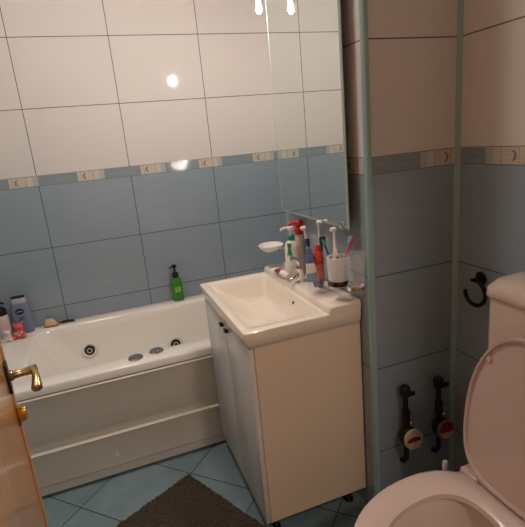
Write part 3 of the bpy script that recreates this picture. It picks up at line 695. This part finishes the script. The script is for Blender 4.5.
bm = bm_new(); loft(bm, [rrect(X_ - a, X_ + a, Y_ - c_, Y_ + c_, min(a, c_) * .9, RZ + z, 5) for a, c_, z in ((.036, .017, .162), (.037, .018, .164), (.034, .017, .188), (.032, .016, .190))])
finish(bm, 'cap', M['lavlid'], root=t)
bm = bm_new(); loft(bm, [rrect(X_ - a, X_ + a, Y_ - c_, Y_ + c_, min(a, c_) * .9, RZ + z, 5) for a, c_, z in ((.033, .0165, .190), (.033, .0165, .1955), (.031, .0155, .197))])
finish(bm, 'cap_top', M['black'], root=t)
bd_ = finish(lathe(bm_new(), [(0, 0), (.016, 0), (.016, .0012), (0, .0014)], (X_ - .002, Y_ - .0218, RZ + .122), (0, -1, 0), 32, sx=1.25, sy=1.0), 'badge', M['navy'], root=t)
RT = Matrix.Rotation(math.radians(90), 4, 'X')
text_part('NIVEA', .0095, Matrix.Translation((X_ - .002, Y_ - .0234, RZ + .122)) @ RT, M['white'], 'lettering', bd_)
bm = bm_new()
for i, ww in enumerate((.030, .022)): box(bm, X_ - ww / 2, X_ + ww / 2, Y_ - .0237, Y_ - .0229, RZ + .088 - .010 * i, RZ + .091 - .010 * i)
finish(bm, 'print_lines', M['navy'], root=t, smooth=False)

X_, Y_ = -0.285, -0.085
t = thing('black_capped_bottle', 'pale bottle with black pump cap left of the lavender bottle on the bathtub rim', 'bottle', (X_, Y_, RZ))
cyl_bottle([(0, .0005), (.027, .0005), (.030, .005), (.030, .118), (.026, .126), (.014, .132), (0, .132)], X_, Y_, RZ, M['pinkw'], 'bottle_body', t)
bm = bm_new(); lathe(bm, [(0, 0), (.0285, 0), (.0285, .010), (.026, .030), (.015, .040), (.008, .042), (.008, .056), (.012, .058), (.012, .068), (0, .070)], (X_, Y_, RZ + .124)); tube(bm, [(X_, Y_, RZ + .187), (X_ + .018, Y_ - .012, RZ + .187), (X_ + .026, Y_ - .016, RZ + .180)], .005, 8)
finish(bm, 'pump_head', M['black'], root=t)

def toy(name, label, x, y, s, body_m, spot_m, eye_m):
    t = thing(name, label, 'toy', (x, y, RZ))
    bm = bm_new()
    def ball(cx, cy, cz, rx, ry, rz):
        q = bmesh.new(); bmesh.ops.create_uvsphere(q, u_segments=18, v_segments=12, radius=1)
        merge(bm, q, Matrix.Translation((x + cx * s, y + cy * s, RZ + cz * s)) @ Matrix.Diagonal((rx * s, ry * s, rz * s, 1)))
    ball(0, 0, .024, .026, .022, .024); ball(.004, -.004, .056, .020, .018, .019)
    ball(-.013, -.002, .072, .007, .005, .008); ball(.020, -.002, .072, .007, .005, .008)
    ball(-.022, -.012, .010, .009, .012, .009); ball(.022, -.012, .010, .009, .012, .009)
    finish(bm, 'toy_body', body_m, root=t)
    def spots(lst, m_, nm):
        b_ = bm_new()
        for cx, cy, cz, rr in lst:
            q = bmesh.new(); bmesh.ops.create_uvsphere(q, u_segments=10, v_segments=8, radius=1)
            merge(b_, q, Matrix.Translation((x + cx * s, y + cy * s, RZ + cz * s)) @ Matrix.Scale(rr * s, 4))
        finish(b_, nm, m_, root=t)
    spots([(-.002, -.022, .057, .0032), (.010, -.022, .057, .0032)], eye_m, 'eyes')
    spots([(-.010, -.019, .030, .004), (.004, -.0215, .024, .004), (.014, -.018, .034, .004), (.0, -.020, .038, .003)], spot_m, 'spots')
toy('rubber_bath_toy', 'coral red spotted bath toy in front of the lavender bottle', -.218, -.130, 1.05, M['coral'], M['bristle'], M['dark'])
toy('rubber_bath_toy', 'small whitish bath toy with dark eyes left of the coral one', -.268, -.145, .78, M['white'], M['pinkw'], M['dark'])

# nail brush / soap piece with dark clip
t = thing('nail_brush', 'cream nail brush with tan edge lying on the bathtub rim under the tile joint', 'brush', (-.074, -.045, RZ))
bm = bm_new(); loft(bm, [rrect(-.112, -.042, -.060, -.026, .012, RZ + .0005, 5), rrect(-.114, -.036, -.062, -.024, .014, RZ + .010, 5)])
plabel(finish(bm, 'brush_back', M['tan'], root=t), 'tan wooden back')
bm = bm_new(); loft(bm, [rrect(-.110, -.048, -.059, -.027, .010, RZ + .010, 5), rrect(-.106, -.056, -.057, -.029, .012, RZ + .028, 5), rrect(-.100, -.068, -.054, -.033, .010, RZ + .040, 5)])
finish(bm, 'bristle_pad', M['cream'], root=t)
t = thing('hair_clip', 'thin dark hair clip lying beside the nail brush on the bathtub rim', 'clip', (.0, -.04, RZ))
bm = bm_new(); tube(bm, [(-.036, -.052, RZ + .012), (-.012, -.044, RZ + .016), (.012, -.040, RZ + .012), (.034, -.040, RZ + .008)], .005, 8); finish(bm, 'clip_arm', M['dark'], root=t)
bm = bm_new(); tube(bm, [(-.026, -.040, RZ + .006), (.010, -.034, RZ + .006), (.036, -.038, RZ + .006)], .005, 8); finish(bm, 'clip_arm', M['dchrome'], root=t)

# ------------------------------------------------------------------ rug
e1 = Vector((-.894, -.448, 0)); e2 = Vector((.446, -.895, 0)); c0 = Vector((.420, -.868, 0))
NX, NY, LX_, LY_ = 150, 210, .52, .80
bm = bm_new(); G = []
for i in range(NX + 1):
    row = []
    for j in range(NY + 1):
        edge = min(i, NX - i, j, NY - j)
        p = c0 + e1 * (LX_ * i / NX) + e2 * (LY_ * j / NY)
        z = .013 + (random.random() ** 2) * .010 if edge > 1 else (.010 if edge else .0008)
        if 0 < edge: p += Vector((random.uniform(-.0016, .0016), random.uniform(-.0016, .0016), 0))
        else: p += e1 * random.uniform(-.002, .002) + e2 * random.uniform(-.002, .002)
        row.append(bm.verts.new((p.x, p.y, z)))
    G.append(row)
for i in range(NX):
    for j in range(NY): bm.faces.new((G[i][j], G[i][j + 1], G[i + 1][j + 1], G[i + 1][j]))
rug = finish(bm, 'bath_rug', M['rug'], loc=(c0.x, c0.y, 0), angle=180)
tag(rug, 'brown shaggy rug turned at an angle on the floor between tub and cabinet', 'rug')

# ------------------------------------------------------------------ door leaf
def door():
    pe = Vector((.020, -1.575, 0)); d = Vector((.148, -.989, 0)).normalized(); n = Vector((.989, .148, 0)).normalized()
    Mx = Matrix(((d.x, n.x, 0, pe.x), (d.y, n.y, 0, pe.y), (0, 0, 1, 0), (0, 0, 0, 1)))  # local x: to hinge, local y: room face normal
    def fin(b_, nm, m_, root, **kw):
        bmesh.ops.transform(b_, matrix=Mx, verts=b_.verts[:]); return finish(b_, nm, m_, root=root, **kw)
    t = thing('room_door', 'glossy orange-brown wooden door leaf standing open at the left', 'door', pe)
    fin(box(bm_new(), 0, .86, -.040, 0, .012, 2.03, .003, 2), 'door_leaf', M['wood'], t)
    fin(box(bm_new(), .0005, .012, 0.0002, .004, .014, 2.028, .0015, 2), 'edge_bead', M['wood'], t)
    hz = .945
    h = fin(box(bm_new(), .018, .050, 0, .006, hz - .034, hz + .030, .003, 2), 'handle_plate', M['brass_d'], t)
    fin(lathe(bm_new(), [(0, 0), (.010, 0), (.011, .005), (.008, .009), (.0075, .028), (.009, .040), (.010, .050), (0, .053)], (.034, .005, hz), (0, 1, 0), 20), 'handle_neck', M['brass'], h)
    b_ = bm_new()
    P = [(.034, .048, hz + .003), (.046, .050, hz + .001), (.058, .051, hz - .002), (.070, .051, hz - .007), (.080, .050, hz - .012), (.088, .049, hz - .017), (.091, .049, hz - .019)]
    tube(b_, P, .008, 14, rads=[.007, .0065, .007, .008, .0095, .0105, .007])
    fin(b_, 'lever', M['brass'], h)
    k_ = fin(box(bm_new(), .014, .026, 0, .004, hz - .118, hz - .070, .0015, 1), 'lock_plate', M['brass_b'], t)
    fin(lathe(bm_new(), [(0, 0), (.009, 0), (.010, .004), (.009, .014), (0, .016)], (.022, .003, hz - .094), (0, 1, 0), 20, sx=1.0, sy=1.7), 'lock_knob', M['brass_b'], k_)
    fin(box(bm_new(), -.002, .0, -.030, -.010, hz - .13, hz + .06, .0005, 1), 'latch_plate', M['brass_b'], t)
    for z in (.25, 1.75):
        fin(lathe(bm_new(), [(0, 0), (.008, 0), (.008, .09), (0, .09)], (.866, .004, z), (0, 0, 1), 14), 'hinge', M['brass_b'], t)
door()
